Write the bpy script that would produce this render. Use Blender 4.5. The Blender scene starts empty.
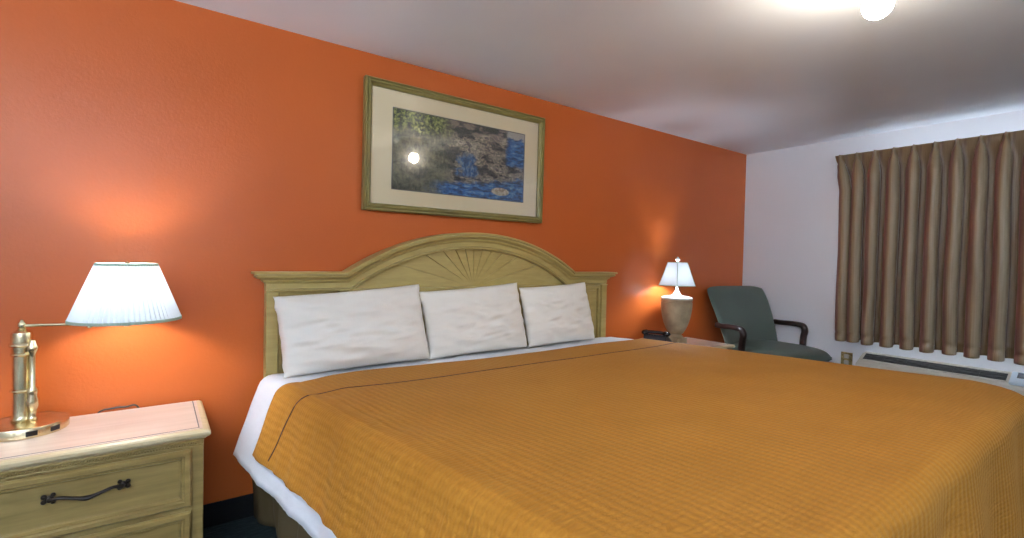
import bpy, bmesh, math, random
from mathutils import Vector, Matrix, noise
PI = math.pi
scene = bpy.context.scene
C = scene.collection
random.seed(7)

# ------------------------------------------------------------------ materials
def nt(name):
    m = bpy.data.materials.new(name); m.use_nodes = True
    t = m.node_tree; b = t.nodes['Principled BSDF']
    return m, t, b
def node(t, typ, **kw):
    n = t.nodes.new(typ)
    for k, v in kw.items():
        if k.startswith('i_'):
            key = k[2:].replace('_', ' ')
            n.inputs[key].default_value = v
        else: setattr(n, k, v)
    return n
def ramp(t, fac, stops, interp='LINEAR'):
    r = t.nodes.new('ShaderNodeValToRGB'); r.color_ramp.interpolation = interp
    el = r.color_ramp.elements
    while len(el) > 1: el.remove(el[0])
    el[0].position = stops[0][0]; el[0].color = (*stops[0][1], 1)
    for p, c in stops[1:]:
        e = el.new(p); e.color = (*c, 1)
    t.links.new(fac, r.inputs['Fac']); return r.outputs['Color']
def mathn(t, op, a, b=None, c=None, clamp=False):
    n = t.nodes.new('ShaderNodeMath'); n.operation = op; n.use_clamp = clamp
    for i, v in enumerate((a, b, c)):
        if v is None: continue
        if isinstance(v, (int, float)): n.inputs[i].default_value = v
        else: t.links.new(v, n.inputs[i])
    return n.outputs[0]
def mixc(t, fac, a, b, mode='MIX'):
    n = t.nodes.new('ShaderNodeMix'); n.data_type = 'RGBA'; n.blend_type = mode
    for s, v in ((0, fac), (6, a), (7, b)):
        if isinstance(v, (int, float)): n.inputs[s].default_value = v
        elif isinstance(v, tuple): n.inputs[s].default_value = (*v, 1)
        else: t.links.new(v, n.inputs[s])
    return n.outputs[2]
def add_bump(t, b, height, strength, dist=0.01):
    n = t.nodes.new('ShaderNodeBump'); n.inputs['Strength'].default_value = strength
    n.inputs['Distance'].default_value = dist
    t.links.new(height, n.inputs['Height']); t.links.new(n.outputs['Normal'], b.inputs['Normal'])
def objco(t): return t.nodes.new('ShaderNodeTexCoord').outputs['Object']
def mapped(t, src, scale):
    n = t.nodes.new('ShaderNodeMapping'); n.inputs['Scale'].default_value = scale
    t.links.new(src, n.inputs['Vector']); return n.outputs[0]
def noisen(t, src, scale, detail=3, rough=.5, out='Fac'):
    n = t.nodes.new('ShaderNodeTexNoise'); n.inputs['Scale'].default_value = scale
    n.inputs['Detail'].default_value = detail; n.inputs['Roughness'].default_value = rough
    t.links.new(src, n.inputs['Vector']); return n.outputs[out]

def plain(name, col, rough=.5, metal=0, bump=None, var=None, spec=.5, sheen=0, coat=0):
    m, t, b = nt(name)
    b.inputs['Base Color'].default_value = (*col, 1); b.inputs['Roughness'].default_value = rough
    b.inputs['Metallic'].default_value = metal; b.inputs['Specular IOR Level'].default_value = spec
    if sheen: b.inputs['Sheen Weight'].default_value = sheen
    if coat: b.inputs['Coat Weight'].default_value = coat; b.inputs['Coat Roughness'].default_value = .15
    co = objco(t)
    if var:   # (scale, amount)
        f = noisen(t, co, var[0], 4)
        d = tuple(c*(1-var[1]) for c in col); l = tuple(min(1, c*(1+var[1])) for c in col)
        t.links.new(ramp(t, f, [(.3, d), (.7, l)]), b.inputs['Base Color'])
    if bump:  # (scale, strength, distance)
        add_bump(t, b, noisen(t, co, bump[0], 3), bump[1], bump[2])
    return m

def wood(name, dark, light, scale=(3, 30, 30), rough=.42, bump=.15):
    m, t, b = nt(name); co = objco(t)
    f = noisen(t, mapped(t, co, scale), 1.6, 6, .6)
    g = noisen(t, co, 9, 3)
    c1 = ramp(t, f, [(.32, dark), (.66, light)])
    c2 = mixc(t, .18, c1, ramp(t, g, [(.3, dark), (.7, light)]))
    t.links.new(c2, b.inputs['Base Color']); b.inputs['Roughness'].default_value = rough
    add_bump(t, b, f, bump, .002)
    return m

M = {}
M['orange'] = plain('orange_paint', (.46, .096, .018), .34, spec=.28, bump=(90, .22, .003), var=(1.2, .04))
M['white_wall'] = plain('white_paint', (.82, .84, .88), .5, bump=(60, .3, .003), var=(1.5, .02))
M['ceiling'] = plain('ceiling_paint', (.84, .90, .98), .42, bump=(45, .2, .003), var=(1.3, .03))
M['base'] = plain('dark_vinyl', (.006, .007, .008), .6, spec=.15)
M['headwood'] = wood('ash_olive_wood', (.35, .26, .082), (.45, .34, .115), (2, 25, 25))
M['headpanel'] = wood('ash_olive_panel', (.38, .285, .09), (.46, .35, .12), (6, 25, 40))
M['nightwood'] = wood('tan_wood', (.19, .125, .035), (.30, .205, .065), (2, 22, 22))
M['nighttop'] = wood('whitewashed_wood', (.60, .46, .36), (.72, .58, .48), (1.2, 22, 22), rough=.3, bump=.05)
M['edge'] = wood('pale_wood_edge', (.55, .43, .24), (.68, .55, .33), (2, 22, 22), .35)
M['inlay'] = plain('grey_inlay', (.11, .10, .10), .5)
M['bronze'] = plain('dark_bronze', (.022, .016, .013), .35, .7)
M['brass'] = plain('antique_brass', (.74, .62, .38), .26, 1, var=(25, .18))
M['black'] = plain('black_plastic', (.012, .012, .014), .3)
M['glossblack'] = plain('black_glossy', (.008, .008, .01), .12)
M['greyplastic'] = plain('grey_plastic', (.25, .27, .28), .35)
M['darkwood'] = wood('dark_cherry_wood', (.008, .004, .004), (.018, .007, .006), (20, 20, 4), .3)
M['vinyl'] = plain('green_vinyl', (.066, .088, .068), .42, bump=(130, .3, .002), var=(3, .12))
M['pillow'] = plain('white_cotton', (.90, .86, .77), .85, bump=(30, .25, .006), sheen=.2)
M['sheet'] = plain('white_sheet', (.80, .82, .86), .85, bump=(28, .35, .006), sheen=.2)
M['skirt'] = plain('brown_skirt', (.085, .058, .026), .7, bump=(200, .2, .001), spec=.2)
M['mat'] = plain('cream_mat', (.84, .70, .46), .8)
M['gold'] = wood('olive_gold_frame', (.17, .135, .035), (.24, .19, .055), (4, 4, 4), .35, .05)
M['stone'] = plain('beige_stone', (.36, .28, .17), .6, bump=(35, .4, .004), var=(14, .25))
M['whitepaint'] = plain('glossy_white', (.75, .75, .72), .25)
M['acwhite'] = plain('ivory_plastic', (.55, .52, .45), .45)
M['acpanel'] = plain('pale_blue_plastic', (.55, .66, .75), .3)
M['darkslot'] = plain('dark_slot', (.012, .013, .013), .6)
M['nickel'] = plain('brushed_nickel', (.6, .58, .55), .3, 1)
M['vane'] = plain('charcoal_plastic', (.03, .03, .03), .5)
M['bounce_lining'] = plain('white_bounce_lining', (.8, .8, .8), .8)
M['track'] = plain('white_metal', (.7, .7, .7), .4)
M['outlet'] = plain('tarnished_brass', (.45, .36, .17), .35, .6, var=(60, .5))

def emis(name, col, st):
    m = bpy.data.materials.new(name); m.use_nodes = True; t = m.node_tree
    t.nodes.clear(); e = t.nodes.new('ShaderNodeEmission'); o = t.nodes.new('ShaderNodeOutputMaterial')
    e.inputs[0].default_value = (*col, 1); e.inputs[1].default_value = st
    t.links.new(e.outputs[0], o.inputs[0]); return m
M['bulb_warm'] = emis('warm_globe', (1, .87, .70), 230)
M['bulb_cool'] = emis('cool_bulb', (.90, .95, 1), 330)
M['bulb_cool2'] = emis('cool_small_bulb', (.76, .87, 1), 430)

M['bulb_fill'] = emis('cool_fill_bulb', (.72, .85, 1), 2500)
def shade_mat(name, col, amount):
    m, t, b = nt(name)
    b.inputs['Base Color'].default_value = (*col, 1); b.inputs['Roughness'].default_value = .8
    tr = t.nodes.new('ShaderNodeBsdfTranslucent'); tr.inputs[0].default_value = (*col, 1)
    mx = t.nodes.new('ShaderNodeMixShader'); mx.inputs[0].default_value = amount
    t.links.new(b.outputs[0], mx.inputs[1]); t.links.new(tr.outputs[0], mx.inputs[2])
    t.links.new(mx.outputs[0], t.nodes['Material Output'].inputs[0]); return m
M['shade'] = shade_mat('pleated_shade_fabric', (.72, .78, .82), .075)
M['shade2'] = shade_mat('smooth_shade_fabric', (.72, .78, .82), .03)
M['trim'] = shade_mat('sage_shade_trim', (.42, .52, .42), .2)

def carpet():
    m, t, b = nt('dark_teal_carpet'); co = objco(t)
    f = noisen(t, mapped(t, co, (6, 40, 10)), 3, 5, .7)
    t.links.new(ramp(t, f, [(.35, (.010, .015, .016)), (.55, (.022, .035, .036)), (.72, (.05, .07, .07))]), b.inputs['Base Color'])
    b.inputs['Roughness'].default_value = .95; b.inputs['Specular IOR Level'].default_value = .1
    add_bump(t, b, noisen(t, co, 300, 2), .6, .004); return m
M['carpet'] = carpet()

def spread():
    m, t, b = nt('ochre_matelasse')
    uv = t.nodes.new('ShaderNodeUVMap'); uv.uv_map = 'UVMap'; u = uv.outputs[0]
    w1 = t.nodes.new('ShaderNodeTexWave'); w1.bands_direction = 'X'; w1.inputs['Scale'].default_value = 11
    w1.inputs['Distortion'].default_value = 1.2; w1.inputs['Detail'].default_value = 2; w1.inputs['Detail Scale'].default_value = 3
    w2 = t.nodes.new('ShaderNodeTexWave'); w2.bands_direction = 'Y'; w2.inputs['Scale'].default_value = 22
    w2.inputs['Distortion'].default_value = 2.5; w2.inputs['Detail'].default_value = 2; w2.inputs['Detail Scale'].default_value = 3
    t.links.new(u, w1.inputs['Vector']); t.links.new(u, w2.inputs['Vector'])
    n = noisen(t, u, 55, 3); n2 = noisen(t, u, 5, 3)
    h = mathn(t, 'ADD', mathn(t, 'MULTIPLY', w1.outputs['Fac'], .6), mathn(t, 'MULTIPLY', w2.outputs['Fac'], .38))
    h = mathn(t, 'ADD', h, mathn(t, 'MULTIPLY', n, .9))
    base = ramp(t, n2, [(.3, (.45, .185, .017)), (.7, (.53, .225, .024))])
    col = mixc(t, mathn(t, 'MULTIPLY', h, .5, clamp=True), (.36, .138, .013), base)
    t.links.new(col, b.inputs['Base Color']); b.inputs['Roughness'].default_value = .8
    b.inputs['Sheen Weight'].default_value = .08; b.inputs['Sheen Tint'].default_value = (1, .7, .3, 1); b.inputs['Specular IOR Level'].default_value = .2
    add_bump(t, b, h, .5, .006); return m
M['spread'] = spread()
M['piping'] = plain('maroon_thread', (.07, .018, .012), .7)

def curtain_mat():
    m, t, b = nt('striped_curtain')
    uv = t.nodes.new('ShaderNodeUVMap'); uv.uv_map = 'UVMap'
    s = t.nodes.new('ShaderNodeSeparateXYZ'); t.links.new(uv.outputs[0], s.inputs[0])
    wob = noisen(t, mapped(t, uv.outputs[0], (9, .8, 1)), 1, 3)
    x = mathn(t, 'ADD', s.outputs[0], mathn(t, 'MULTIPLY', wob, .12))
    f = mathn(t, 'FRACT', x)
    brown = (.19, .105, .033); tan = (.28, .165, .065); grey = (.36, .29, .185); red = (.25, .022, .024); dk = (.055, .026, .008)
    c = ramp(t, f, [(0, brown), (.16, brown), (.27, dk), (.34, red), (.43, (.17, .06, .04)), (.46, tan), (.56, grey), (.66, tan), (.74, brown), (.86, (.10, .04, .02)), (.92, brown), (1, brown)])  # stripes; roll highlights and valley shade are also put into the cloth colour
    fine = noisen(t, mapped(t, uv.outputs[0], (60, 2, 1)), 1, 3)
    c = mixc(t, .3, c, ramp(t, fine, [(.3, dk), (.7, grey)]))
    t.links.new(c, b.inputs['Base Color']); b.inputs['Roughness'].default_value = .42
    b.inputs['Sheen Weight'].default_value = .15
    add_bump(t, b, noisen(t, uv.outputs[0], 90, 2), .15, .002); return m
M['curtain'] = curtain_mat()

def painting():
    m, t, b = nt('landscape_print')
    uv = t.nodes.new('ShaderNodeUVMap'); uv.uv_map = 'UVMap'; u = uv.outputs[0]
    s = t.nodes.new('ShaderNodeSeparateXYZ'); t.links.new(u, s.inputs[0]); X, Y = s.outputs[0], s.outputs[1]
    def ctr(v, k=2.4): return mathn(t, 'MULTIPLY_ADD', mathn(t, 'SUBTRACT', v, .5), k, .5, clamp=True)
    n1 = noisen(t, mapped(t, u, (2, 1, 1)), 4, 6, .7); n2 = ctr(noisen(t, mapped(t, u, (1.8, 1.9, 1)), 3.4, 8, .66), 4.2)
    n3 = ctr(noisen(t, mapped(t, u, (2.2, 1.2, 1)), 15, 6, .75)); n4 = ctr(noisen(t, mapped(t, u, (7, 1.6, 1)), 6, 8, .75))
    n5 = ctr(noisen(t, mapped(t, u, (2.0, 3.0, 1)), 8, 6, .7), 3.2)
    forest = mixc(t, .45, ramp(t, n4, [(.15, (.015, .02, .014)), (.45, (.085, .088, .05)), (.7, (.20, .19, .11)), (.9, (.42, .40, .27))]), ramp(t, n2, [(.2, (.015, .02, .015)), (.8, (.28, .26, .16))]))
    leaves = ramp(t, n3, [(.3, (.008, .014, .008)), (.45, (.05, .07, .02)), (.6, (.26, .30, .07)), (.8, (.55, .55, .22))])
    rock = ramp(t, n2, [(.12, (.010, .010, .014)), (.32, (.035, .03, .03)), (.44, (.16, .12, .09)), (.52, (.66, .54, .38)), (.58, (.10, .08, .06)), (.70, (.07, .08, .04)), (.80, (.74, .62, .44)), (.92, (.12, .09, .09))])
    rock = mixc(t, .22, rock, ramp(t, n5, [(.3, (.01, .01, .012)), (.7, (.40, .33, .24))]))
    water = ramp(t, n5, [(.2, (.006, .025, .08)), (.45, (.015, .09, .27)), (.7, (.03, .17, .42)), (.9, (.22, .34, .45))])
    def edge(v, c0, w):   # smooth step of v around c0
        return mathn(t, 'MULTIPLY_ADD', mathn(t, 'SUBTRACT', v, c0), 1/w, .5, clamp=True)
    wob = mathn(t, 'MULTIPLY', mathn(t, 'SUBTRACT', n1, .5), .35)
    Xw = mathn(t, 'ADD', X, wob); Yw = mathn(t, 'ADD', Y, wob)
    c = mixc(t, edge(Xw, .40, .12), forest, rock)
    lm = mathn(t, 'MULTIPLY', edge(Yw, .76, .08), mathn(t, 'SUBTRACT', 1, edge(Xw, .36, .15)), clamp=True)
    c = mixc(t, lm, c, leaves)
    dk = mathn(t, 'MULTIPLY', mathn(t, 'MULTIPLY', edge(Yw, .86, .05), edge(Xw, .38, .1)), mathn(t, 'SUBTRACT', 1, edge(X, .84, .03)), clamp=True)
    c = mixc(t, dk, c, ramp(t, n2, [(.4, (.02, .03, .025)), (.6, (.13, .10, .10)), (.7, (.25, .2, .15))]))
    # pool in the foreground, rising towards the left
    pool = mathn(t, 'SUBTRACT', 1, edge(mathn(t, 'ADD', Yw, mathn(t, 'MULTIPLY', mathn(t, 'SUBTRACT', 1, X), .22)), .30, .05))
    pool = mathn(t, 'MULTIPLY', pool, edge(Xw, .30, .15), clamp=True)
    c = mixc(t, pool, c, water)
    # sea window at upper right, waterfall in the middle
    sea = mathn(t, 'MULTIPLY', edge(mathn(t, 'ADD', X, mathn(t, 'MULTIPLY', wob, .2)), .845, .02), edge(Yw, .50, .06), clamp=True)
    seac = mixc(t, edge(Yw, .9, .03), water, (.42, .40, .36))
    c = mixc(t, sea, c, seac)
    fall = mathn(t, 'MULTIPLY', edge(Xw, .46, .03), mathn(t, 'SUBTRACT', 1, edge(Xw, .58, .04)))
    fall = mathn(t, 'MULTIPLY', fall, mathn(t, 'MULTIPLY', edge(Y, .27, .04), mathn(t, 'SUBTRACT', 1, edge(Yw, .55, .08))), clamp=True)
    c = mixc(t, fall, c, ramp(t, n4, [(.35, (.02, .06, .16)), (.55, (.05, .15, .34)), (.7, (.25, .32, .36))]))
    # pale stone in the pool
    dx = mathn(t, 'MULTIPLY', mathn(t, 'SUBTRACT', X, .80), 1/.075); dy = mathn(t, 'MULTIPLY', mathn(t, 'SUBTRACT', Y, .115), 1/.055)
    r2 = mathn(t, 'ADD', mathn(t, 'MULTIPLY', dx, dx), mathn(t, 'MULTIPLY', dy, dy))
    c = mixc(t, mathn(t, 'SUBTRACT', 1, edge(mathn(t, 'ADD', r2, wob), 1, .4)), c, ramp(t, n3, [(.4, (.3, .22, .13)), (.6, (.6, .52, .36))]))
    t.links.new(c, b.inputs['Base Color']); b.inputs['Roughness'].default_value = .7
    return m
M['painting'] = painting()

def glass(name, rough=.02, haze=0):
    m = bpy.data.materials.new(name); m.use_nodes = True; t = m.node_tree; t.nodes.clear()
    tr = t.nodes.new('ShaderNodeBsdfTransparent'); g = t.nodes.new('ShaderNodeBsdfGlossy'); g.inputs['Roughness'].default_value = rough
    fr = t.nodes.new('ShaderNodeFresnel'); fr.inputs[0].default_value = 1.5
    mx = t.nodes.new('ShaderNodeMixShader'); o = t.nodes.new('ShaderNodeOutputMaterial')
    t.links.new(fr.outputs[0], mx.inputs[0]); t.links.new(tr.outputs[0], mx.inputs[1]); t.links.new(g.outputs[0], mx.inputs[2])
    if haze:
        g2 = t.nodes.new('ShaderNodeBsdfGlossy'); g2.inputs['Roughness'].default_value = .16; m2 = t.nodes.new('ShaderNodeMixShader'); m2.inputs[0].default_value = haze
        t.links.new(g.outputs[0], m2.inputs[1]); t.links.new(g2.outputs[0], m2.inputs[2]); t.links.new(m2.outputs[0], mx.inputs[2])
    t.links.new(mx.outputs[0], o.inputs[0]); return m
M['glass'] = glass('picture_glass', rough=.03, haze=.2)
M['pane'] = glass('window_glass')

# ------------------------------------------------------------------ helpers
def link(name, me, mat, parent=None, smooth=None):
    o = bpy.data.objects.new(name, me); C.objects.link(o)
    for mm in (mat if isinstance(mat, (list, tuple)) else [mat]): me.materials.append(M[mm] if isinstance(mm, str) else mm)
    if smooth is not None:
        for p in me.polygons: p.use_smooth = True
        me.set_sharp_from_angle(angle=math.radians(smooth))
    if parent is not None: o.parent = parent
    return o
def obj(name, bm, mat, parent=None, smooth=None, recalc=True):
    if recalc: bmesh.ops.recalc_face_normals(bm, faces=bm.faces)
    me = bpy.data.meshes.new(name); bm.to_mesh(me); bm.free(); return link(name, me, mat, parent, smooth)
def thing(name, label, cat, loc=(0, 0, 0), rz=0, group=None):
    o = bpy.data.objects.new(name, None); C.objects.link(o); o.location = loc; o.rotation_euler = (0, 0, rz)
    o.empty_display_size = .1; return tag(o, label, cat, group)
def tag(o, label, cat, group=None):
    o['label'] = label; o['category'] = cat
    if group: o['group'] = group
    return o
def structure(o): o['kind'] = 'structure'; return o
def box(bm, x0, x1, y0, y1, z0, z1, bev=0, seg=2):
    b2 = bmesh.new(); bmesh.ops.create_cube(b2, size=1)
    for v in b2.verts: v.co = Vector(((x0+x1)/2+v.co.x*(x1-x0), (y0+y1)/2+v.co.y*(y1-y0), (z0+z1)/2+v.co.z*(z1-z0)))
    if bev: bmesh.ops.bevel(b2, geom=b2.edges[:], offset=bev, segments=seg, affect='EDGES', profile=.5)
    merge(bm, b2); return bm
def merge(bm, b2, mat=None):
    me = bpy.data.meshes.new('tmp')
    if mat is not None: bmesh.ops.transform(b2, matrix=mat, verts=b2.verts)
    b2.to_mesh(me); b2.free(); bm.from_mesh(me); bpy.data.meshes.remove(me)
def lathe(bm, prof, n=40, cx=0, cy=0, rfun=None):
    rings = []
    for r, z in prof:
        if r < 1e-6: rings.append([bm.verts.new((cx, cy, z))]); continue
        rings.append([bm.verts.new((cx+r*(rfun(k) if rfun else 1)*math.cos(2*PI*k/n), cy+r*(rfun(k) if rfun else 1)*math.sin(2*PI*k/n), z)) for k in range(n)])
    for a, b in zip(rings, rings[1:]):
        for k in range(n):
            k2 = (k+1) % n
            if len(a) == 1 and len(b) == 1: continue
            if len(a) == 1: bm.faces.new((a[0], b[k2], b[k]))
            elif len(b) == 1: bm.faces.new((a[k], a[k2], b[0]))
            else: bm.faces.new((a[k], a[k2], b[k2], b[k]))
    return bm
def tube(bm, pts, rad, n=10, caps=True):
    pts = [Vector(p) for p in pts]; R = rad if isinstance(rad, (list, tuple)) else [rad]*len(pts)
    up = None; rings = []
    for i, p in enumerate(pts):
        d = (pts[min(i+1, len(pts)-1)]-pts[max(i-1, 0)]).normalized()
        if up is None: up = Vector((0, 0, 1)) if abs(d.z) < .9 else Vector((1, 0, 0))
        s = d.cross(up).normalized(); up = s.cross(d).normalized()
        rings.append([bm.verts.new(p+(s*math.cos(2*PI*k/n)+up*math.sin(2*PI*k/n))*R[i]) for k in range(n)])
    for a, b in zip(rings, rings[1:]):
        for k in range(n): bm.faces.new((a[k], a[(k+1) % n], b[(k+1) % n], b[k]))
    if caps: bm.faces.new(rings[0][::-1]); bm.faces.new(rings[-1])
    return bm
def bezier(pts, n=8):
    # Catmull-Rom through the points
    P = [Vector(p) for p in pts]; P = [2*P[0]-P[1]]+P+[2*P[-1]-P[-2]]; out = []
    for i in range(1, len(P)-2):
        for k in range(n):
            t = k/n; a, b, c, d = P[i-1:i+3]
            out.append(.5*((2*b)+(c-a)*t+(2*a-5*b+4*c-d)*t*t+(3*b-a-3*c+d)*t**3))
    out.append(P[-2]); return out
def surf(name, fn, nu, nv, mat, parent=None, uvf=None, thick=0, smooth=60):
    """grid surface fn(i/nu, j/nv) -> Vector, with uv map"""
    me = bpy.data.meshes.new(name); vs = []; fs = []
    for j in range(nv+1):
        for i in range(nu+1): vs.append(fn(i/nu, j/nv))
    for j in range(nv):
        for i in range(nu):
            a = j*(nu+1)+i; fs.append((a, a+1, a+nu+2, a+nu+1))
    me.from_pydata([tuple(v) for v in vs], [], fs)
    if uvf:
        uvl = me.uv_layers.new(name='UVMap')
        for p in me.polygons:
            for li in p.loop_indices:
                v = me.loops[li].vertex_index; uvl.data[li].uv = uvf((v % (nu+1))/nu, (v//(nu+1))/nv)
    o = link(name, me, mat, parent, smooth)
    if thick:
        md = o.modifiers.new('Solidify', 'SOLIDIFY'); md.thickness = thick; md.offset = 0
    return o
def nz(x, y, z=0): return noise.noise(Vector((x, y, z)))
def poly_prism(bm, pts, y0, y1):
    """XZ outline extruded from y0 to y1"""
    a = [bm.verts.new((x, y0, z)) for x, z in pts]; b = [bm.verts.new((x, y1, z)) for x, z in pts]
    bm.faces.new(a); bm.faces.new(b[::-1]); n = len(pts)
    for k in range(n): bm.faces.new((a[k], a[(k+1) % n], b[(k+1) % n], b[k]))
    return bm

# ------------------------------------------------------------------ the room
YW, XW, ZC = 2.55, 4.67, 2.30
XL, YB = -2.3, -3.0
def wall(name, mat, *b): return structure(obj(name, box(bmesh.new(), *b), mat))
wall('floor', 'carpet', XL-.1, XW+.2, YB-.1, YW+.12, -.08, 0)
wall('ceiling', 'ceiling', XL-.1, XW+.2, YB-.1, YW+.12, ZC, ZC+.1)
wall('wall_back', 'orange', XL-.1, XW, YW, YW+.12, 0, ZC)
wall('wall_left', 'white_wall', XL-.1, XL, YB-.1, YW, 0, ZC)
wall('wall_front', 'white_wall', XL, XW, YB-.1, YB, 0, ZC)
# window wall with its opening
WY0, WY1, WZ0, WZ1 = -.45, 1.58, .78, 2.06
bm = bmesh.new(); T = .16
for b in ((XW, XW+T, YB-.1, WY0, 0, ZC), (XW, XW+T, WY1, YW+.12, 0, ZC), (XW, XW+T, WY0, WY1, 0, WZ0), (XW, XW+T, WY0, WY1, WZ1, ZC)):
    box(bm, *b)
structure(obj('wall_right', bm, 'white_wall'))
wf = structure(thing('window_1', '', '', (XW+.08, (WY0+WY1)/2, WZ0))); del wf['label']; del wf['category']
hw = (WY1-WY0)/2; hh = WZ1-WZ0; bm = bmesh.new()
for b in ((-.03, .03, -hw, -hw+.05, 0, hh), (-.03, .03, hw-.05, hw, 0, hh), (-.03, .03, -hw, hw, 0, .05), (-.03, .03, -hw, hw, hh-.05, hh), (-.03, .03, -.025, .025, 0, hh)):
    box(bm, *b, bev=.004)
obj('window_frame', bm, 'track', wf)
obj('window_pane', box(bmesh.new(), -.003, .003, -hw+.05, hw-.05, .05, hh-.05), 'pane', wf)
structure(obj('baseboard_back', box(bmesh.new(), XL, XW-.012, YW-.012, YW, 0, .105, .003), 'base'))
structure(obj('baseboard_right', box(bmesh.new(), XW-.012, XW, YB, YW, 0, .105, .003), 'base'))

# ------------------------------------------------------------------ headboard and bed
bed = thing('bed', 'king bed with an arched olive wood headboard against the orange wall', 'bed', (1.55, 1.45, 0))
IB = Matrix.Translation((-1.55, -1.45, 0))
def bedobj(name, bm, mat, parent=None, smooth=None):
    if parent is None or parent == bed:
        bmesh.ops.transform(bm, matrix=IB, verts=bm.verts); return obj(name, bm, mat, bed, smooth)
    bmesh.ops.transform(bm, matrix=IB, verts=bm.verts); return obj(name, bm, mat, parent, smooth)
HX = 1.546; HZ = 1.152; YH = 2.545      # back of the headboard against the wall
CR, CW, AW = 1.190, 1.134, .775        # crown half width, post half width, arch half chord
rise = .232; R = (AW*AW+rise*rise)/(2*rise); zc0 = HZ+rise-R
def crown_path():
    p = [(HX-CR, HZ), (HX-AW, HZ)]; a0 = math.asin(AW/R); n = 40
    for k in range(1, n): a = -a0+2*a0*k/n; p.append((HX+R*math.sin(a), zc0+R*math.cos(a)))
    p += [(HX+AW, HZ), (HX+CR, HZ)]; return p
def sweep(path, prof, ret=False):
    """profile of (t inward, d depth in front of the back plane) along an XZ path; every profile offset is mitred"""
    bm = bmesh.new(); rows = []; n = len(path)
    for i, (x, z) in enumerate(path):
        def nrm(a, b):
            dx, dz = b[0]-a[0], b[1]-a[1]; l = math.hypot(dx, dz); return (dz/l, -dx/l)
        n0 = nrm(path[i-1], path[i]) if i else nrm(path[0], path[1])
        n1 = nrm(path[i], path[i+1]) if i < n-1 else n0
        mx, mz = n0[0]+n1[0], n0[1]+n1[1]; l = mx*mx+mz*mz; mx, mz = 2*mx/l, 2*mz/l
        rows.append([bm.verts.new((x+mx*t, YH-d, z+mz*t)) for t, d in prof])
    m = len(prof)
    if ret:      # moulding returns round the ends of the board
        for row, s in ((rows[0], -1), (rows[-1], 1)):
            for v, (t, d) in zip(row, prof): v.co.x = HX+s*(CW+(CR-CW)*max(0, (d-.058)/.05))
        for idx in (0, -1):
            back = [bm.verts.new((v.co.x, YH, v.co.z)) for v in rows[idx]]
            rows = [back]+rows if idx == 0 else rows+[back]
    for a, b in zip(rows, rows[1:]):
        for k in range(m):
            q = (a[k], a[(k+1) % m], b[(k+1) % m], b[k])
            if len({tuple(round(c, 6) for c in v.co) for v in q}) > 2: bm.faces.new(q)
    if not ret: bm.faces.new(rows[0]); bm.faces.new(rows[-1][::-1])
    return bm
head = bedobj('headboard', bmesh.new(), 'headwood')
# crown moulding: lip, fillet, cove, bead
prof = [(0, 0), (0, .104), (.003, .108), (.012, .108), (.0145, .096), (.019, .096), (.0205, .099), (.026, .098), (.033, .088), (.0365, .080), (.038, .072), (.042, .072), (.047, .070), (.052, .062), (.056, .060), (.056, 0)]
cp = crown_path()
bedobj('crown_moulding', sweep(cp, prof, True), 'headwood', head, 30)
# end returns of the crown: the cove narrows to the post
# frieze under the crown (follows the arch)
inner = [(HX-CW, HZ-.054)]
fr = [(0.0, 0), (0.0, .056), (.026, .056), (.028, .048), (.031, .048), (.033, .062), (.038, .064), (.042, .060), (.043, .040), (.043, 0)]
a0 = math.asin(AW/R)
def inner_path(t, hw):
    # same path shifted inward by t, clipped to half width hw
    Ri = R-t; zi = HZ-t; aw = math.sqrt(max(Ri*Ri-(zi-zc0)**2, 0)); p = [(HX-hw, zi), (HX-aw, zi)]; a1 = math.asin(aw/Ri)
    for k in range(1, 40): a = -a1+2*a1*k/40; p.append((HX+Ri*math.sin(a), zc0+Ri*math.cos(a)))
    return p+[(HX+aw, zi), (HX+hw, zi)]
bedobj('frieze', sweep(inner_path(.055, CW), fr), 'headwood', head, 40)
# back board
p = inner_path(.09, CW-.02); bm = bmesh.new()
poly_prism(bm, [(HX-CW+.02, .10)]+p+[(HX+CW-.02, .10)], YH-.022, YH)
bedobj('back_board', bm, 'headpanel', head)
# fan of tapering wedges in the arch
FZ = 1.062; bm = bmesh.new(); NW = 12
Ri = R-.094
def arcpt(th):   # ray from the fan centre at angle th to the inner arch (or the level shelf)
    dx, dz = math.cos(th), math.sin(th); ox, oz = 0, FZ-zc0
    b = ox*dx+oz*dz; c = ox*ox+oz*oz-Ri*Ri; s = -b+math.sqrt(b*b-c)
    x, z = HX+dx*s, FZ+dz*s
    return x, z
for k in range(NW):
    g0 = .005 if k >= 7 else .0012; g1 = .005 if k >= 6 else .0012; t0, t1 = PI*k/NW+g0, PI*(k+1)/NW-g1; m = 6
    c0 = (HX, YH-.028, FZ)
    lo = []; hi = []
    for j in range(m+1):
        u = j/m; x, z = arcpt(t0+(t1-t0)*u); yy = YH-.028-.007*u
        hi.append(bm.verts.new((x, yy, z))); lo.append(bm.verts.new((x, YH-.018, z)))
    cc = bm.verts.new(c0); cb = bm.verts.new((HX, YH-.018, FZ))
    for j in range(m): bm.faces.new((cc, hi[j], hi[j+1])); bm.faces.new((hi[j], lo[j], lo[j+1], hi[j+1]))
    bm.faces.new((cc, cb, lo[0], hi[0])); bm.faces.new((cc, hi[-1], lo[-1], cb))
bedobj('fan_panel', bm, 'headpanel', head)
bm = bmesh.new(); box(bm, HX-.80, HX+.80, YH-.052, YH-.018, FZ-.030, FZ+.002, .006)
bedobj('rail', bm, 'headwood', head)
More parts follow.
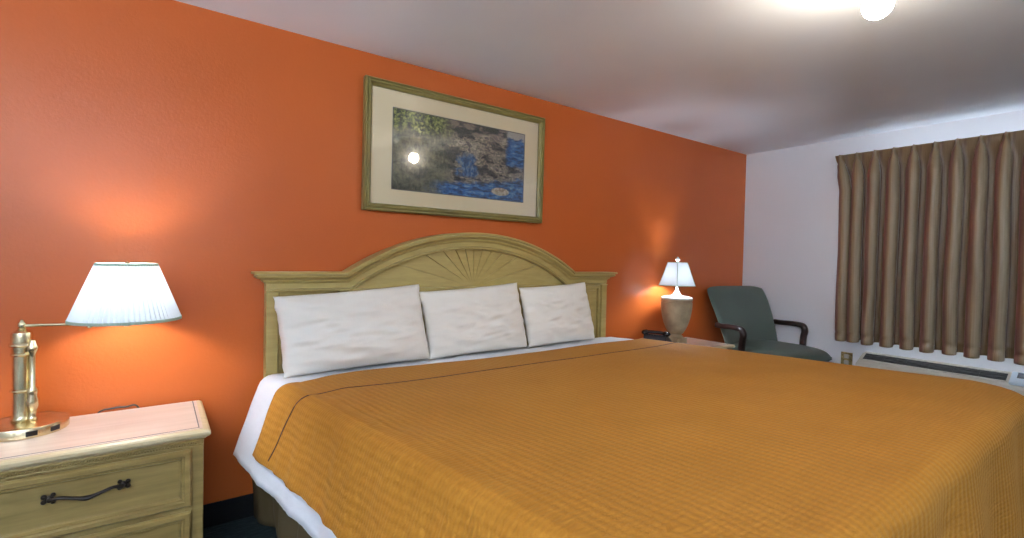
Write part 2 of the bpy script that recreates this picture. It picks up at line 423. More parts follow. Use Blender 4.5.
# posts, stiles and raised lower panels
for s in (-1, 1):
    bm = bmesh.new(); xo = HX+s*CW; xi = HX+s*(CW-.052)
    box(bm, min(xo, xi), max(xo, xi), YH-.058, YH, 0, HZ-.095, .003)
    bedobj('post', bm, 'headwood', head)
    bm = bmesh.new(); x0, x1 = HX+s*(CW-.055), HX+s*.83
    xa, xb = min(x0, x1), max(x0, x1)
    for b in ((xa, xb, HZ-.118, HZ-.098), (xa, xb, .50, .52), (xa, xa+.016, .52, HZ-.118), (xb-.016, xb, .52, HZ-.118)):
        box(bm, b[0], b[1], YH-.045, YH-.02, b[2], b[3], .004)
    box(bm, xa+.03, xb-.03, YH-.036, YH-.02, .55, HZ-.135, .006)
    bedobj('side_panel', bm, 'headwood', head)
for a, b in ((-.79, -.27), (-.25, .25), (.27, .79)):
    bm = bmesh.new(); box(bm, HX+a, HX+b, YH-.040, YH-.02, .50, FZ-.04, .008); bedobj('lower_panel', bm, 'headpanel', head)

# plan of the bed: the edges are not quite square to the wall
ZT = .68
def xl(y): return .450+.145*(2.4-y)
def xr(y): return 2.705+.255*(2.4-y)
YF = .43; CI = .17
def bed_box(name, z0, z1, mat, inset, bev):
    bm = bmesh.new(); vs = []
    pts = [(xl(2.46)+inset, 2.46), (xl(YF)+inset, YF+inset), (xr(YF)-inset-.25, YF+inset), (xr(2.46)-inset, 2.46)]
    a = [bm.verts.new((x, y, z0)) for x, y in pts]; b = [bm.verts.new((x, y, z1)) for x, y in pts]
    bm.faces.new(a[::-1]); bm.faces.new(b)
    for k in range(4): bm.faces.new((a[k], a[(k+1) % 4], b[(k+1) % 4], b[k]))
    bmesh.ops.recalc_face_normals(bm, faces=bm.faces)
    bmesh.ops.bevel(bm, geom=bm.edges[:], offset=bev, segments=4, affect='EDGES', profile=.5)
    return bedobj(name, bm, mat, bed, 50)
bed_box('mattress', .37, ZT-.015, 'sheet', .01, .04)
bed_box('box_spring', .14, .36, 'sheet', .045, .02)

# generic drape: distance d past the core edge -> outward o and drop z
def profile(d, r, slant):
    if d <= 0: return 0, 0
    amax = PI/2-slant; arc = r*amax
    if d < arc: a = d/r; return r*math.sin(a), r*(1-math.cos(a))
    e = d-arc; return r*math.sin(amax)+e*math.sin(slant), r*(1-math.cos(amax))+e*math.cos(slant)
def drape(a, b, lift, r=.065, slantL=.33, wr=.0, seed=0):
    """a: cloth coordinate across (0 at left core edge, 1 at right, metres beyond); b: metres from the head (y) ; returns point"""
    ya = max(b, YF+CI)
    X0, X1 = xl(ya)+.0, xr(ya)
    if a < 0: xc = X0; dx = -a; sx = -1
    elif a > 1: xc = X1; dx = a-1; sx = 1
    else: xc = X0+(X1-X0)*a; dx = 0; sx = 0
    dy = YF+CI-b if b < YF+CI else 0
    # rounded plan corner at the foot: step both coordinates back by CI inside the corner
    cx = xc
    if dy > 0:
        if sx and dx > 0: cx = xc-sx*CI; ddx = dx+CI
        else:
            ddx = 0; cx = xc
            mrg = min(xc-X0, X1-xc)
            if mrg < CI:
                sx = -1 if xc-X0 < X1-xc else 1
                ddx = CI-mrg; cx = (X0+CI) if sx < 0 else (X1-CI)
        L = math.hypot(ddx, dy); nx, ny = (sx*ddx/L, -dy/L) if L > 1e-9 else (0, -1)
        d = L-CI; base = min(L, CI)
    else:
        nx, ny = sx, 0; d = dx; base = 0; cx = xc; L = dx
    sl = slantL if (ny > -.3) else .10
    sl = slantL*(1-min(1, abs(ny)*1.2))+.07*min(1, abs(ny)*1.2)
    if sx > 0 and dy == 0: sl = .22
    o, z = profile(max(d, 0), r, sl)
    if wr and d > 0:
        k = min(1, d/.35)
        s = (a*3 if ny < -.5 else b)
        o += wr*k*(math.sin(s*17+1.3*math.sin(s*5+seed)+seed)*.6+nz(s*4, d*2, seed)*1.2)
    px = cx+nx*(base+o); py = (YF+CI if dy > 0 else b)+ny*(base+o)
    if dy <= 0 and d > 0: px = cx+nx*o
    zz = ZT+lift-z
    return Vector((px+nx*lift, py+ny*lift, max(zz, .03+lift)))
LW = 2.4
def cloth(name, a_left, a_right, y_head, over_foot, lift, mat, wr, thick, nu, nv, parent=None, bulge=None, hemL=None, seed=0):
    def ab(u, v):
        la = a_left(v) if callable(a_left) else a_left
        tot = la+LW+a_right; s = u*tot
        if s < la: a = -(la-s)
        elif s < la+LW: a = (s-la)/LW
        else: a = 1+(s-la-LW)
        b = y_head(a)+(YF+CI-over_foot-CI-y_head(a))*v if callable(y_head) else y_head+(YF-over_foot-y_head)*v
        return a, b, s-la
    def fn(u, v):
        a, b, s = ab(u, v); p = drape(a, b, lift, wr=wr, seed=seed)
        if bulge: p = p+bulge(a, b, p)
        return p
    def uvf(u, v):
        a, b, s = ab(u, v); return (s, b)
    return surf(name, fn, nu, nv, mat, parent, uvf, thick)

def side_wrinkle(a, b):
    if a >= 0: return 0
    d = -a; k = min(1, d/.14)
    o = k*(.007*nz(b*5, d*3, 1)+.003*math.sin(b*19+d*6+2*nz(b*2, 0, 4)))
    o += k*(.007*nz(b*15+d*5, d*2.2, 7)+.004*nz(b*30, d*4, 5))*(b < 2.16)*min(1, (2.2-b)*5 if b < 2.2 else 0)
    return o+.006*k*math.exp(-((b-1.86-.15*d)/.05)**2)-.008*k*math.exp(-((b-2.05-.2*d)/.12)**2)
def sheet_bulge(a, b, p):
    d = -a if a < 0 else 0
    w = .006*nz(p.x*5, p.y*7, 3)
    if b > 2.2 and 0 <= a <= 1: w += .007*nz(p.x*9, p.y*22, 8)
    w = min(w, .004) if b > 2.2 else -.002
    off = side_wrinkle(a, b)
    if b > 2.24 and d > 0: off += -.005*nz(b*11, d*8, 3)*min(1, d/.1)
    elif d > .30: off += .0008*math.sin(b*60)
    return Vector((off, 0, w))
sh = cloth('bed_sheet', lambda v: .395, .30, 2.455, .34, .000, 'sheet', .003, .003, 150, 130, bulge=sheet_bulge, seed=1)
tag(sh, 'white sheet showing at the head and below the hem of the ochre bedspread', 'sheet')
def head_edge(a):
    if a < 0: return 2.195+.008*math.sin(-a*20)
    if a > 1: return 2.235
    return 2.225+.03*math.exp(-((a-.12)/.10)**2)+.010*math.sin(a*9)-.035*math.exp(-(a/.05)**2)
def spread_bulge(a, b, p):
    w = .0035*nz(p.x*3, p.y*3, 5)
    off = 0
    if a < 0:
        off = side_wrinkle(a, b)
    if 0 <= a < .12: w += .004*nz(p.x*9, p.y*8, 2)*(1-a/.12)*2
    if b > 2.2 and 0 <= a <= 1: w -= .003
    offy = 0
    if b < YF:
        k = min(1, (YF-b)/.35); aa = a*2.6
        offy = k*(.022*nz(aa*2.4, b*1.5, 11)+.012*math.sin(aa*13+3*nz(aa, 0, 12)))
    return Vector((off, offy, w))
sp = cloth('bedspread', .325, .34, head_edge, .56, .013, 'spread', .003, .006, 230, 200, bulge=spread_bulge, seed=1)
tag(sp, 'ochre textured bedspread covering the king bed', 'bedspread')
def seam_pt(a):
    b = 1.957+.03*max(0, min(1, (a-.9)*10))+(.03*math.exp(-((a-.05)/.05)**2) if a >= 0 else .012+.07*(-a/.3))
    p = drape(a, b, .013, wr=.003, seed=1); return p+spread_bulge(a, b, p)+Vector((-.0035 if a < 0 else 0, 0, .0025 if a > -.05 else 0))
bm = bmesh.new(); pts = [seam_pt(-.30+k*.02) for k in range(15)]+[seam_pt(k/90) for k in range(91)]+[seam_pt(1+k*.02) for k in range(1, 12)]
tube(bm, pts, .0032, 6); obj('seam_piping', bm, 'piping', sp, 60)

# bed skirt: gathered cloth from under the mattress to the floor, round three sides
bm = bmesh.new(); path = []
def skp():
    P0 = [(xl(2.46)-.088, 2.50), (xl(YF)-.07, YF+.02), (xr(YF)-.20, YF+.02), (xr(2.46)-.03, 2.46)]
    out = []
    for (ax, ay), (bx, by) in zip(P0, P0[1:]):
        L = math.hypot(bx-ax, by-ay); n = int(L/.012)
        for k in range(n): out.append((ax+(bx-ax)*k/n, ay+(by-ay)*k/n, (by-ay)/L, -(bx-ax)/L))
    return out
sk = skp(); rows = []
for i, (x, y, nx, ny) in enumerate(sk):
    s = i*.012; f = math.sin(s*21+2.2*nz(s*1.6, 0, 9)*3)*.5+nz(s*9, 0, 4)*.8
    row = []
    for j in range(17):
        v = j/16; z = .445-(.445-.012)*v
        amp = .006+.042*v; o = -f*amp-.020*v+.010*nz(s*6, v*3, 2)+.012*math.exp(-((v-.3)/.1)**2)*nz(s*10, 3, 3)
        row.append(bm.verts.new((x+nx*o*1.0, y+ny*o, z)))
    rows.append(row)
for a, b in zip(rows, rows[1:]):
    for k in range(16): bm.faces.new((a[k], b[k], b[k+1], a[k+1]))
so = bedobj('bed_skirt', bm, 'skirt', bed, 70)
md = so.modifiers.new('Solidify', 'SOLIDIFY'); md.thickness = .003

# ------------------------------------------------------------------ pillows
def pillow(name, label, cx, w, h, t, ybase, ytop, zb, tilt, seed, skew=0):
    base = Vector((cx, ybase, zb)); lean = math.atan2(ytop-ybase, h)
    n = 44; me = bpy.data.meshes.new(name); bm = bmesh.new(); grids = []
    for side in (1, -1):
        g = []
        for j in range(n+1):
            row = []
            for i in range(n+1):
                u = i/n*2-1; v = j/n*2-1
                e = (max(0, 1-abs(u)**3.2)**.5)*(max(0, 1-abs(v)**2.8)**.5)
                # sides pull in between the corner ears
                xx = u*w/2*(1-.022*(1-v*v)); zz = h/2+v*h/2*(1-.035*(1-u*u))
                zz += skew*u*h*.5*(v+1)/2 - .012*(1-u*u)*(v < 0)*0
                sag = .018*(1-abs(v))*e
                th = t/2*e*(1+.22*-v)
                if side > 0: th += e*(.018*nz(u*2.2+seed, v*3.4, 1)+.010*nz(u*3.5+v*1.5+seed, v*8-u*2, 6)+.006*math.sin((u*1.1+v*2.1)*6+seed+3*nz(u*2, v*2, seed)))
                edge = (u*u)**6
                yy = -side*th + .012*nz(u*3+seed, v*4, 8)*edge
                row.append(bm.verts.new((xx+.006*nz(v*5, seed, 2)-.012*v, yy, zz-sag)))
            g.append(row)
        grids.append(g)
        for j in range(n):
            for i in range(n): bm.faces.new((g[j][i], g[j][i+1], g[j+1][i+1], g[j+1][i]))
    bmesh.ops.remove_doubles(bm, verts=bm.verts, dist=.0004)
    Rm = Matrix.Rotation(tilt, 4, 'Y') @ Matrix.Rotation(-lean, 4, 'X')
    bmesh.ops.transform(bm, matrix=Rm, verts=bm.verts)
    o = obj(name, bm, 'pillow', None, 80); o.location = base
    return tag(o, label, 'pillow', None)
G = 'white pillows against the headboard'
for a in (('leftmost white pillow, leaning below the left end of the headboard', .808, .722, .385, .15, 2.335, 2.43, .69, -.018, 1.0, .09),
          ('middle one of the three white pillows on the bed', 1.503, .668, .385, .14, 2.355, 2.44, .69, -.012, 4.0, .09),
          ('rightmost white pillow, nearest the urn lamp', 2.135, .575, .385, .13, 2.36, 2.44, .692, -.01, 8.0, .06)):
    o = pillow('pillow', *a); o['group'] = G

# ------------------------------------------------------------------ nightstands
def nightstand(label, group):
    # origin: back centre on the floor; x from -.345 to .345 (top), y from 0 (back) to -.44
    t = thing('nightstand', label, 'nightstand', group=group); D = .415; W = .325
    bm = bmesh.new(); box(bm, -W, W, -D, -.01, .0, .552, .003)
    obj('body', bm, 'nightwood', t)
    bm = bmesh.new()                                    # thick top with an eased edge
    pr = [(0, .552), (.004, .550), (.010, .556), (.016, .560), (.021, .566), (.021, .576), (.016, .582), (.008, .585), (-.3, .585)]
    def ring(off, z): return [(-W-off, -D-off, z), (W+off, -D-off, z), (W+off, -.0, z), (-W-off, -.0, z)]
    rings = [[bm.verts.new(q) for q in ring(o_, z_)] for o_, z_ in pr[:-1]]
    for a, b in zip(rings, rings[1:]):
        for k in range(4): bm.faces.new((a[k], a[(k+1) % 4], b[(k+1) % 4], b[k]))
    bm.faces.new(rings[0][::-1]); bm.faces.new(rings[-1])
    top = obj('top', bm, 'edge', t)
    obj('top_panel', box(bmesh.new(), -W+.002, W-.002, -D+.002, -.004, .584, .5866, .0008), 'nighttop', top)
    bm = bmesh.new(); e = .013; zt = .5868
    for b in ((-W+e, W-e, -D+e, -D+e+.0035), (W-e-.0035, W-e, -D+e, -.01), (-W+e, -W+e+.0035, -D+e, -.01)): box(bm, *b, zt-.001, zt+.0004)
    obj('inlay', bm, 'inlay', top)
    bm = bmesh.new()                                    # carved rope moulding under the top
    n = 74
    for k in range(n):
        x = -W+.02+(2*W-.04)*(k+.5)/n; b2 = bmesh.new()
        bmesh.ops.create_uvsphere(b2, u_segments=6, v_segments=5, radius=1)
        merge(bm, b2, Matrix.Translation((x, -D-.002, .536)) @ Matrix.Rotation(.6, 4, 'Y') @ Matrix.Diagonal((.0058, .004, .0035, 1)))
    box(bm, -W, W, -D-.010, -D+.01, .543, .552, .002); box(bm, -W+.004, W-.004, -D-.005, -D+.01, .524, .530, .002)
    obj('rope_moulding', bm, 'nightwood', t, 50)
    for z0, z1 in ((.312, .520), (.085, .293)):
        x1 = W-.038; bm = bmesh.new(); yf = -D-.012
        # raised frame stepping down to a sunk panel
        st = [(0, 0), (0, -.006), (.006, -.014), (.020, -.014), (.025, -.009), (.030, -.009), (.036, .003), (.040, .004)]
        def rect(o, dy): return [(-x1+o, -D+dy, z0+o), (x1-o, -D+dy, z0+o), (x1-o, -D+dy, z1-o), (-x1+o, -D+dy, z1-o)]
        rr = [[bm.verts.new(q) for q in rect(o_, d_)] for o_, d_ in st]
        for a, b in zip(rr, rr[1:]):
            for k in range(4): bm.faces.new((a[k], a[(k+1) % 4], b[(k+1) % 4], b[k]))
        bm.faces.new(rr[-1])
        # make room for the sunk panel
        bm2 = bm
        dr = obj('drawer', bm2, 'nightwood', t)
        dr.location = (0, -.006, 0)
        zc = (z0+z1)/2+.022; bm = bmesh.new()
        hp = bezier([(-.094, -D-.012, zc+.004), (-.088, -D-.026, zc+.004), (-.066, -D-.032, zc+.009), (-.03, -D-.034, zc-.001), (0, -D-.034, zc-.008), (.03, -D-.034, zc-.001), (.066, -D-.032, zc+.009), (.088, -D-.026, zc+.004), (.094, -D-.012, zc+.004)], 6)
        rd = [.0055+.0030*math.exp(-((i/(len(hp)-1)-.5)/.06)**2)+.0015*math.exp(-((abs(i/(len(hp)-1)-.5)-.40)/.05)**2) for i in range(len(hp))]
        tube(bm, hp, rd, 8)
        for s in (-1, 1):
            for dx, dz, r in ((0, 0, .0115), (.013, .008, .008), (.013, -.008, .008), (-.009, .011, .007), (-.009, -.011, .007)):
                b2 = bmesh.new(); bmesh.ops.create_uvsphere(b2, u_segments=10, v_segments=7, radius=1)
                merge(bm, b2, Matrix.Translation((s*(.092+dx), -D-.009, zc+.004+dz)) @ Matrix.Diagonal((r, .007, r, 1)))
        obj('handle', bm, 'bronze', dr, 60)
    bm = bmesh.new(); box(bm, -W-.008, W+.008, -D-.010, -.01, 0, .062, .006); obj('plinth', bm, 'nightwood', t)
    return t
def copy_tree(o, parent=None):
    c = o.copy(); C.objects.link(c)
    if parent: c.parent = parent
    for ch in list(o.children): copy_tree(ch, c)
    return c
GN = 'nightstands either side of the bed'
ns = nightstand('tan wooden nightstand with whitish top in the left foreground, under the brass lamp', GN)
ns.location = (-.179, YW-.022, 0)
n2 = copy_tree(ns); n2.location = (3.405, YW-.022, 0)
n2['label'] = 'tan wooden nightstand between the bed and the green chair, mostly hidden by the bed'
ZN = .587

# ------------------------------------------------------------------ brass swing arm lamp
BX, BY = -.372, 2.41
lamp = thing('swing_arm_lamp', 'brass swing arm table lamp with white pleated shade on the left nightstand', 'lamp', (BX, BY, ZN))
bm = lathe(bmesh.new(), [(0, 0), (.112, 0), (.115, .003), (.115, .028), (.112, .034), (.104, .037), (.06, .040), (.02, .041), (0, .041)], 64)
base = obj('base', bm, 'brass', lamp, 35)
for ang in (-1.30, -.72):
    b2 = bmesh.new(); box(b2, -.015, .015, -.1165, -.110, .008, .025, .001); bm = bmesh.new()
    merge(bm, b2, Matrix.Rotation(ang+PI/2, 4, 'Z')); obj('outlet', bm, 'glossblack', base)
bm = bmesh.new()
lathe(bm, [(.030, .040), (.032, .046), (.028, .052), (.027, .058), (.0255, .072), (.0255, .140), (.031, .143), (.033, .147), (.031, .151), (.0255, .154), (.0255, .268), (.029, .271), (.031, .275), (.029, .279), (.0255, .282), (.0255, .300), (.033, .303), (.036, .308), (.034, .313), (.029, .317), (.029, .345), (.027, .352), (.018, .358), (.012, .362), (.0, .362)], 36, -.010, 0)
obj('column', bm, 'brass', lamp, 40)
bm = lathe(bmesh.new(), [(.0, .040), (.013, .041), (.015, .048), (.011, .056), (.012, .075), (.017, .092), (.019, .112), (.014, .128), (.016, .140), (.0165, .150), (.010, .160), (.0095, .265), (.0095, .275), (.016, .288), (.018, .300), (.012, .312), (.010, .325), (.0, .33)], 24, .020, -.020)
obj('side_rod', bm, 'brass', lamp, 40)
SX, SY = -.087, 2.32
dx, dy = SX-BX, SY-BY
bm = bmesh.new(); lathe(bm, [(0, .360), (.011, .361), (.013, .365), (.009, .369), (.012, .373), (.012, .384), (.008, .389), (.005, .396), (0, .399)], 20, -.010, 0)
obj('finial', bm, 'brass', lamp, 50)
bm = bmesh.new(); ZA = .376
ex, ey = dx*.68, dy*.68-.0
jx, jy = -.012+.0, .0
tube(bm, bezier([(-.010, 0, ZA), (ex*.5, ey*.5, ZA+.001), (dx*.70, dy*.70, ZA+.003), (dx, dy, ZA+.003)], 6), .0062, 10)
lathe(bm, [(0, ZA-.014), (.008, ZA-.013), (.008, ZA+.012), (0, ZA+.014)], 14, dx*.62, dy*.62)
lathe(bm, [(0, ZA-.010), (.012, ZA-.009), (.012, ZA+.020), (.009, ZA+.024), (.017, ZA+.034), (.017, ZA+.075), (0, ZA+.078)], 20, dx, dy)
arm = obj('swing_arm', bm, 'brass', lamp, 50)
NP = 64
def pleats(k): return 1+(.018 if k % 2 else -.018)
zb, zt_ = .980-ZN, 1.183-ZN
bm = lathe(bmesh.new(), [(.168, zb), (.150, zb+.05), (.130, zb+.105), (.111, zb+.157), (.094, zt_)], NP*2, dx, dy, pleats)
shade = obj('lamp_shade', bm, 'shade', lamp, 12, recalc=False)
for r, z in ((.1695, zb), (.0955, zt_)):
    bm = lathe(bmesh.new(), [(r-.003, z-.004), (r+.001, z-.004), (r+.001-.003*(z > .5), z+.006), (r-.004, z+.006), (r-.003, z-.004)], 72, dx, dy)
    obj('shade_trim', bm, 'trim', shade, 50)
bm = bmesh.new(); bmesh.ops.create_uvsphere(bm, u_segments=20, v_segments=14, radius=.028)
bmesh.ops.transform(bm, matrix=Matrix.Translation((dx, dy, ZA+.135)) @ Matrix.Diagonal((1, 1, 1.25, 1)), verts=bm.verts)
obj('bulb', bm, 'bulb_cool', lamp, 60)
bm = bmesh.new()
for s in (-1, 1): tube(bm, bezier([(dx, dy, ZA+.03), (dx+s*.05, dy, ZA+.07), (dx+s*.055, dy, ZA+.13), (dx+s*.02, dy, zt_-.006), (dx, dy, zt_)], 6), .0015, 6)
for k in range(3): tube(bm, [(dx, dy, zt_), (dx+.093*math.cos(k*2.1+.4), dy+.093*math.sin(k*2.1+.4), zt_-.003)], .0013, 6)
lathe(bm, [(0, zt_), (.007, zt_+.001), (.008, zt_+.006), (.004, zt_+.012), (0, zt_+.013)], 12, dx, dy)
obj('harp', bm, 'brass', lamp, 50)
bm = bmesh.new(); tube(bm, bezier([(-.20, 2.523, .30), (-.198, 2.536, .50), (-.185, 2.538, .582), (-.14, 2.538, .595), (-.10, 2.538, .594), (-.06, 2.538, .59), (-.04, 2.538, .5), (-.03, 2.538, .15)], 8), .0035, 8)
tag(obj('power_cord', bm, 'black', None, 60), 'thin black cord looping up behind the left nightstand', 'cord')

# ------------------------------------------------------------------ urn lamp
UX, UY = 3.345, 2.36
ul = thing('urn_lamp', 'urn shaped beige table lamp with lit six-sided shade by the telephone', 'lamp', (UX, UY, ZN))
bm = bmesh.new(); box(bm, -.062, .062, -.062, .062, 0, .050, .003); lathe(bm, [(.0, .049), (.055, .05), (.058, .056), (.056, .064), (.045, .072), (.042, .08), (0, .081)], 36)
obj('plinth', bm, 'stone', ul, 40)
U = [(0, .080), (.050, .082), (.060, .092), (.078, .125), (.096, .170), (.109, .220), (.117, .270), (.120, .310), (.1195, .330), (.115, .334), (.115, .340), (.120, .343), (.121, .352), (.118, .356), (0, .357)]
obj('urn_body', lathe(bmesh.new(), U, 48), 'stone', ul, 40)
obj('urn_lid', lathe(bmesh.new(), [(0, .356), (.118, .357), (.121, .362), (.118, .370), (.085, .378), (.045, .383), (.036, .388), (.030, .396), (.022, .410), (.012, .430), (.012, .440), (.009, .445), (.009, .50), (0, .50)], 40), 'whitepaint', ul, 40)
zb, zt_ = 1.052-ZN, 1.232-ZN; bm = bmesh.new()
a0h = math.atan2(-UY, -UX); rings = []
hexp = []
for k in range(6):
    hexp.append(a0h+k*PI/3)
hp = [(.156, zb), (.137, zb+.045), (.117, zb+.095), (.099, zb+.145), (.084, zt_)]
for r, z in hp:
    row = []
    for k in range(6):
        A = Vector((math.cos(hexp[k]), math.sin(hexp[k]), 0)); B = Vector((math.cos(hexp[(k+1) % 6]), math.sin(hexp[(k+1) % 6]), 0))
        for j in range(5):
            q = A.lerp(B, j/5)*r; row.append(bm.verts.new((q.x, q.y, z)))
    rings.append(row)
for a, b in zip(rings, rings[1:]):
    for k in range(30): bm.faces.new((a[k], a[(k+1) % 30], b[(k+1) % 30], b[k]))
us = obj('lamp_shade', bm, 'shade2', ul, 25)
bm = bmesh.new()
for k in range(6): tube(bm, [(math.cos(hexp[k])*(r+.001), math.sin(hexp[k])*(r+.001), z) for r, z in hp], .0024, 6)
for r, z in (hp[0], hp[-1]):
    tube(bm, [(math.cos(hexp[k % 6])*(r+.001), math.sin(hexp[k % 6])*(r+.001), z) for k in range(7)], .0028, 6)
obj('shade_trim', bm, 'trim', us)
bm = bmesh.new(); bmesh.ops.create_uvsphere(bm, u_segments=20, v_segments=14, radius=.027)
bmesh.ops.transform(bm, matrix=Matrix.Translation((0, 0, .53)) @ Matrix.Diagonal((1, 1, 1.25, 1)), verts=bm.verts)
obj('bulb', bm, 'bulb_cool2', ul, 60)
bm = bmesh.new()
for s in (-1, 1): tube(bm, bezier([(0, 0, .49), (s*.045, 0, .51), (s*.05, 0, .58), (s*.02, 0, zt_), (0, 0, zt_+.006)], 6), .0015, 6)
for k in range(3): tube(bm, [(0, 0, zt_), (.073*math.cos(k*2.1), .073*math.sin(k*2.1), zt_-.002)], .0013, 6)
obj('harp', bm, 'nickel', ul, 50)
bm = lathe(bmesh.new(), [(0, zt_+.002), (.008, zt_+.003), (.005, zt_+.010), (.011, zt_+.014), (.018, zt_+.022), (.019, zt_+.027), (.012, zt_+.033), (.008, zt_+.037), (.006, zt_+.044), (0, zt_+.046)], 20)
obj('finial', bm, 'whitepaint', ul, 50)

# ------------------------------------------------------------------ telephone
ph = thing('telephone', 'black desk telephone beside the urn lamp, behind the far edge of the bedspread', 'telephone', (3.115, 2.35, ZN), .35)
bm = bmesh.new()
pts = [(-.095, 0), (.105, 0), (.108, .012), (.095, .034), (-.055, .098), (-.085, .100), (-.097, .080)]
poly_prism(bm, pts, -.085, .085); bmesh.ops.recalc_face_normals(bm, faces=bm.faces)
bmesh.ops.bevel(bm, geom=bm.edges[:], offset=.005, segments=2, affect='EDGES'); obj('body', bm, 'black', ph)
bm = bmesh.new(); tube(bm, bezier([(-.07, -.092, .108), (-.068, -.06, .114), (-.066, 0, .116), (-.068, .06, .114), (-.07, .092, .108)], 6), [.018]*6+[.013]*13+[.018]*6, 12)
for s in (-1, 1):
    b2 = bmesh.new(); bmesh.ops.create_uvsphere(b2, u_segments=16, v_segments=10, radius=1); merge(bm, b2, Matrix.Translation((-.066, s*.082, .108)) @ Matrix.Diagonal((.028, .028, .02, 1)))
obj('handset', bm, 'glossblack', ph, 60)
bm = bmesh.new()
for i in range(4):
    for j in range(3):
        x = -.015+i*.023; z = .098-(x+.055)*.42; b2 = bmesh.new(); box(b2, -.008, .008, -.008, .008, -.003, .004, .002)
        merge(bm, b2, Matrix.Translation((x, -.025+j*.024, z-.014+.016)) @ Matrix.Rotation(.345, 4, 'Y'))
obj('keypad', bm, 'greyplastic', ph)
bm = bmesh.new(); b2 = bmesh.new(); box(b2, .078, .1085, -.07, .07, .006, .030, .003); merge(bm, b2); obj('front_strip', bm, 'greyplastic', ph)

# ------------------------------------------------------------------ framed picture (leans forward a little at the top)
PX0, PX1, PZ0, PZ1 = .868, 2.070, 1.475, 2.166
pic = thing('framed_picture', 'wide landscape print with cream mat in an olive gold frame above the headboard', 'picture', ((PX0+PX1)/2, YW-.004, PZ0))
pic.rotation_euler = (.012, 0, 0)
w = (PX1-PX0)/2; h = PZ1-PZ0; fw = .040
def frame_sweep(prof):
    bm = bmesh.new(); cor = [(-w, 0), (w, 0), (w, h), (-w, h)]; rows = []
    for t_, d_ in prof:
        rows.append([bm.verts.new((x+(t_ if x < 0 else -t_), -d_, z+(t_ if z == 0 else -t_))) for x, z in cor])
    m = len(rows)
    for a in range(m):
        b = (a+1) % m
        for k in range(4): bm.faces.new((rows[a][k], rows[a][(k+1) % 4], rows[b][(k+1) % 4], rows[b][k]))
    return bm
obj('frame', frame_sweep([(0, 0), (0, .034), (.004, .040), (.009, .040), (.011, .032), (.015, .032), (.018, .042), (.025, .043), (.027, .034), (.031, .034), (.036, .028), (fw, .022), (fw, 0)]), 'gold', pic)
obj('mat_board', box(bmesh.new(), -w+.03, w-.03, -.012, -.004, .03, h-.03), 'mat', pic)
ax0, ax1, az0, az1 = -w+.163, w-.152, .128, h-.132
me = bpy.data.meshes.new('print'); me.from_pydata([(ax0, -.0130, az0), (ax1, -.0130, az0), (ax1, -.0130, az1), (ax0, -.0130, az1), (ax0, -.0115, az0), (ax1, -.0115, az0), (ax1, -.0115, az1), (ax0, -.0115, az1)], [],
    [(0, 1, 2, 3), (4, 7, 6, 5), (0, 4, 5, 1), (1, 5, 6, 2), (2, 6, 7, 3), (3, 7, 4, 0)])
uvl = me.uv_layers.new(name='UVMap')
for p in me.polygons:
    for li in p.loop_indices:
        v = me.vertices[me.loops[li].vertex_index].co; uvl.data[li].uv = ((v.x-ax0)/(ax1-ax0), (v.z-az0)/(az1-az0))
link('print', me, 'painting', pic)
bm = bmesh.new()
for b in ((ax0-.005, ax1+.005, az0-.005, az0), (ax0-.005, ax1+.005, az1, az1+.005), (ax0-.005, ax0, az0, az1), (ax1, ax1+.005, az0, az1)): box(bm, b[0], b[1], -.0135, -.011, b[2], b[3])
obj('mat_bevel', bm, 'inlay', pic)
obj('glass', box(bmesh.new(), -w+fw-.004, w-fw+.004, -.0205, -.0185, fw-.004, h-fw+.004), 'glass', pic)

# ------------------------------------------------------------------ green armchair
CH = (4.215, 2.03); ANG = -math.radians(10)
ch = thing('armchair', 'dark green vinyl armchair with black wooden arms in the far corner', 'chair', (*CH, 0), ANG)
# local: +x right, -y front
def cushion(name, fn, mat, n=28, th=.07, parent=ch): pass
bm = bmesh.new(); n = 36; rows = []
def seat_outline(u, v):   # u across -1..1, v back..front 0..1 ; superellipse-like rounded square, wider in front
    wd = .335+.02*v
    return u*wd, .22-v*.58
gr = []
for side in (1, -1):
    g = []
    for j in range(n+1):
        row = []
        for i in range(n+1):
            u = i/n*2-1; v = j/n*2-1
            # map square to rounded square
            k = math.sqrt(max(0, 1-.30*v*v*1.0)); k2 = math.sqrt(max(0, 1-.30*u*u))
            x = u*k*.375; y = -.050-v*k2*.320
            e = (max(0, 1-abs(u)**9)*max(0, 1-abs(v)**9))**.5
            z = .486+side*.055*e+(.022*e*(1-u*u)*(side > 0))-(.018*max(0, v)**3 if side > 0 else 0)
            row.append(bm.verts.new((x, y, z)))
        g.append(row)
    for j in range(n):
        for i in range(n): bm.faces.new((g[j][i], g[j][i+1], g[j+1][i+1], g[j+1][i]))
bmesh.ops.remove_doubles(bm, verts=bm.verts, dist=.0005); obj('seat', bm, 'vinyl', ch, 80)
bm = bmesh.new(); nb = 36
for side in (1, -1):
    g = []
    for j in range(nb+1):
        row = []
        for i in range(nb+1):
            u = i/nb*2-1; v = j/nb*2-1            # v: -1 bottom, 1 top
            k = math.sqrt(max(0, 1-.10*abs(v)**6)) if v > 0 else 1
            k2 = 1-.045*abs(u)**6*(v > 0)
            hgt = (v+1)/2*k2
            x = u*k*(.345+.035*hgt-.02*(1-hgt)**2); z = .475+hgt*.552
            y = .185+.225*hgt-.045*hgt*(1-hgt)*2+.035*(1-u*u)-.02
            e = (max(0, 1-abs(u)**6)*max(0, 1-abs(v)**6))**.45
            row.append(bm.verts.new((x, y-side*.032*e, z)))
        g.append(row)
    for j in range(nb):
        for i in range(nb): bm.faces.new((g[j][i], g[j][i+1], g[j+1][i+1], g[j+1][i]))
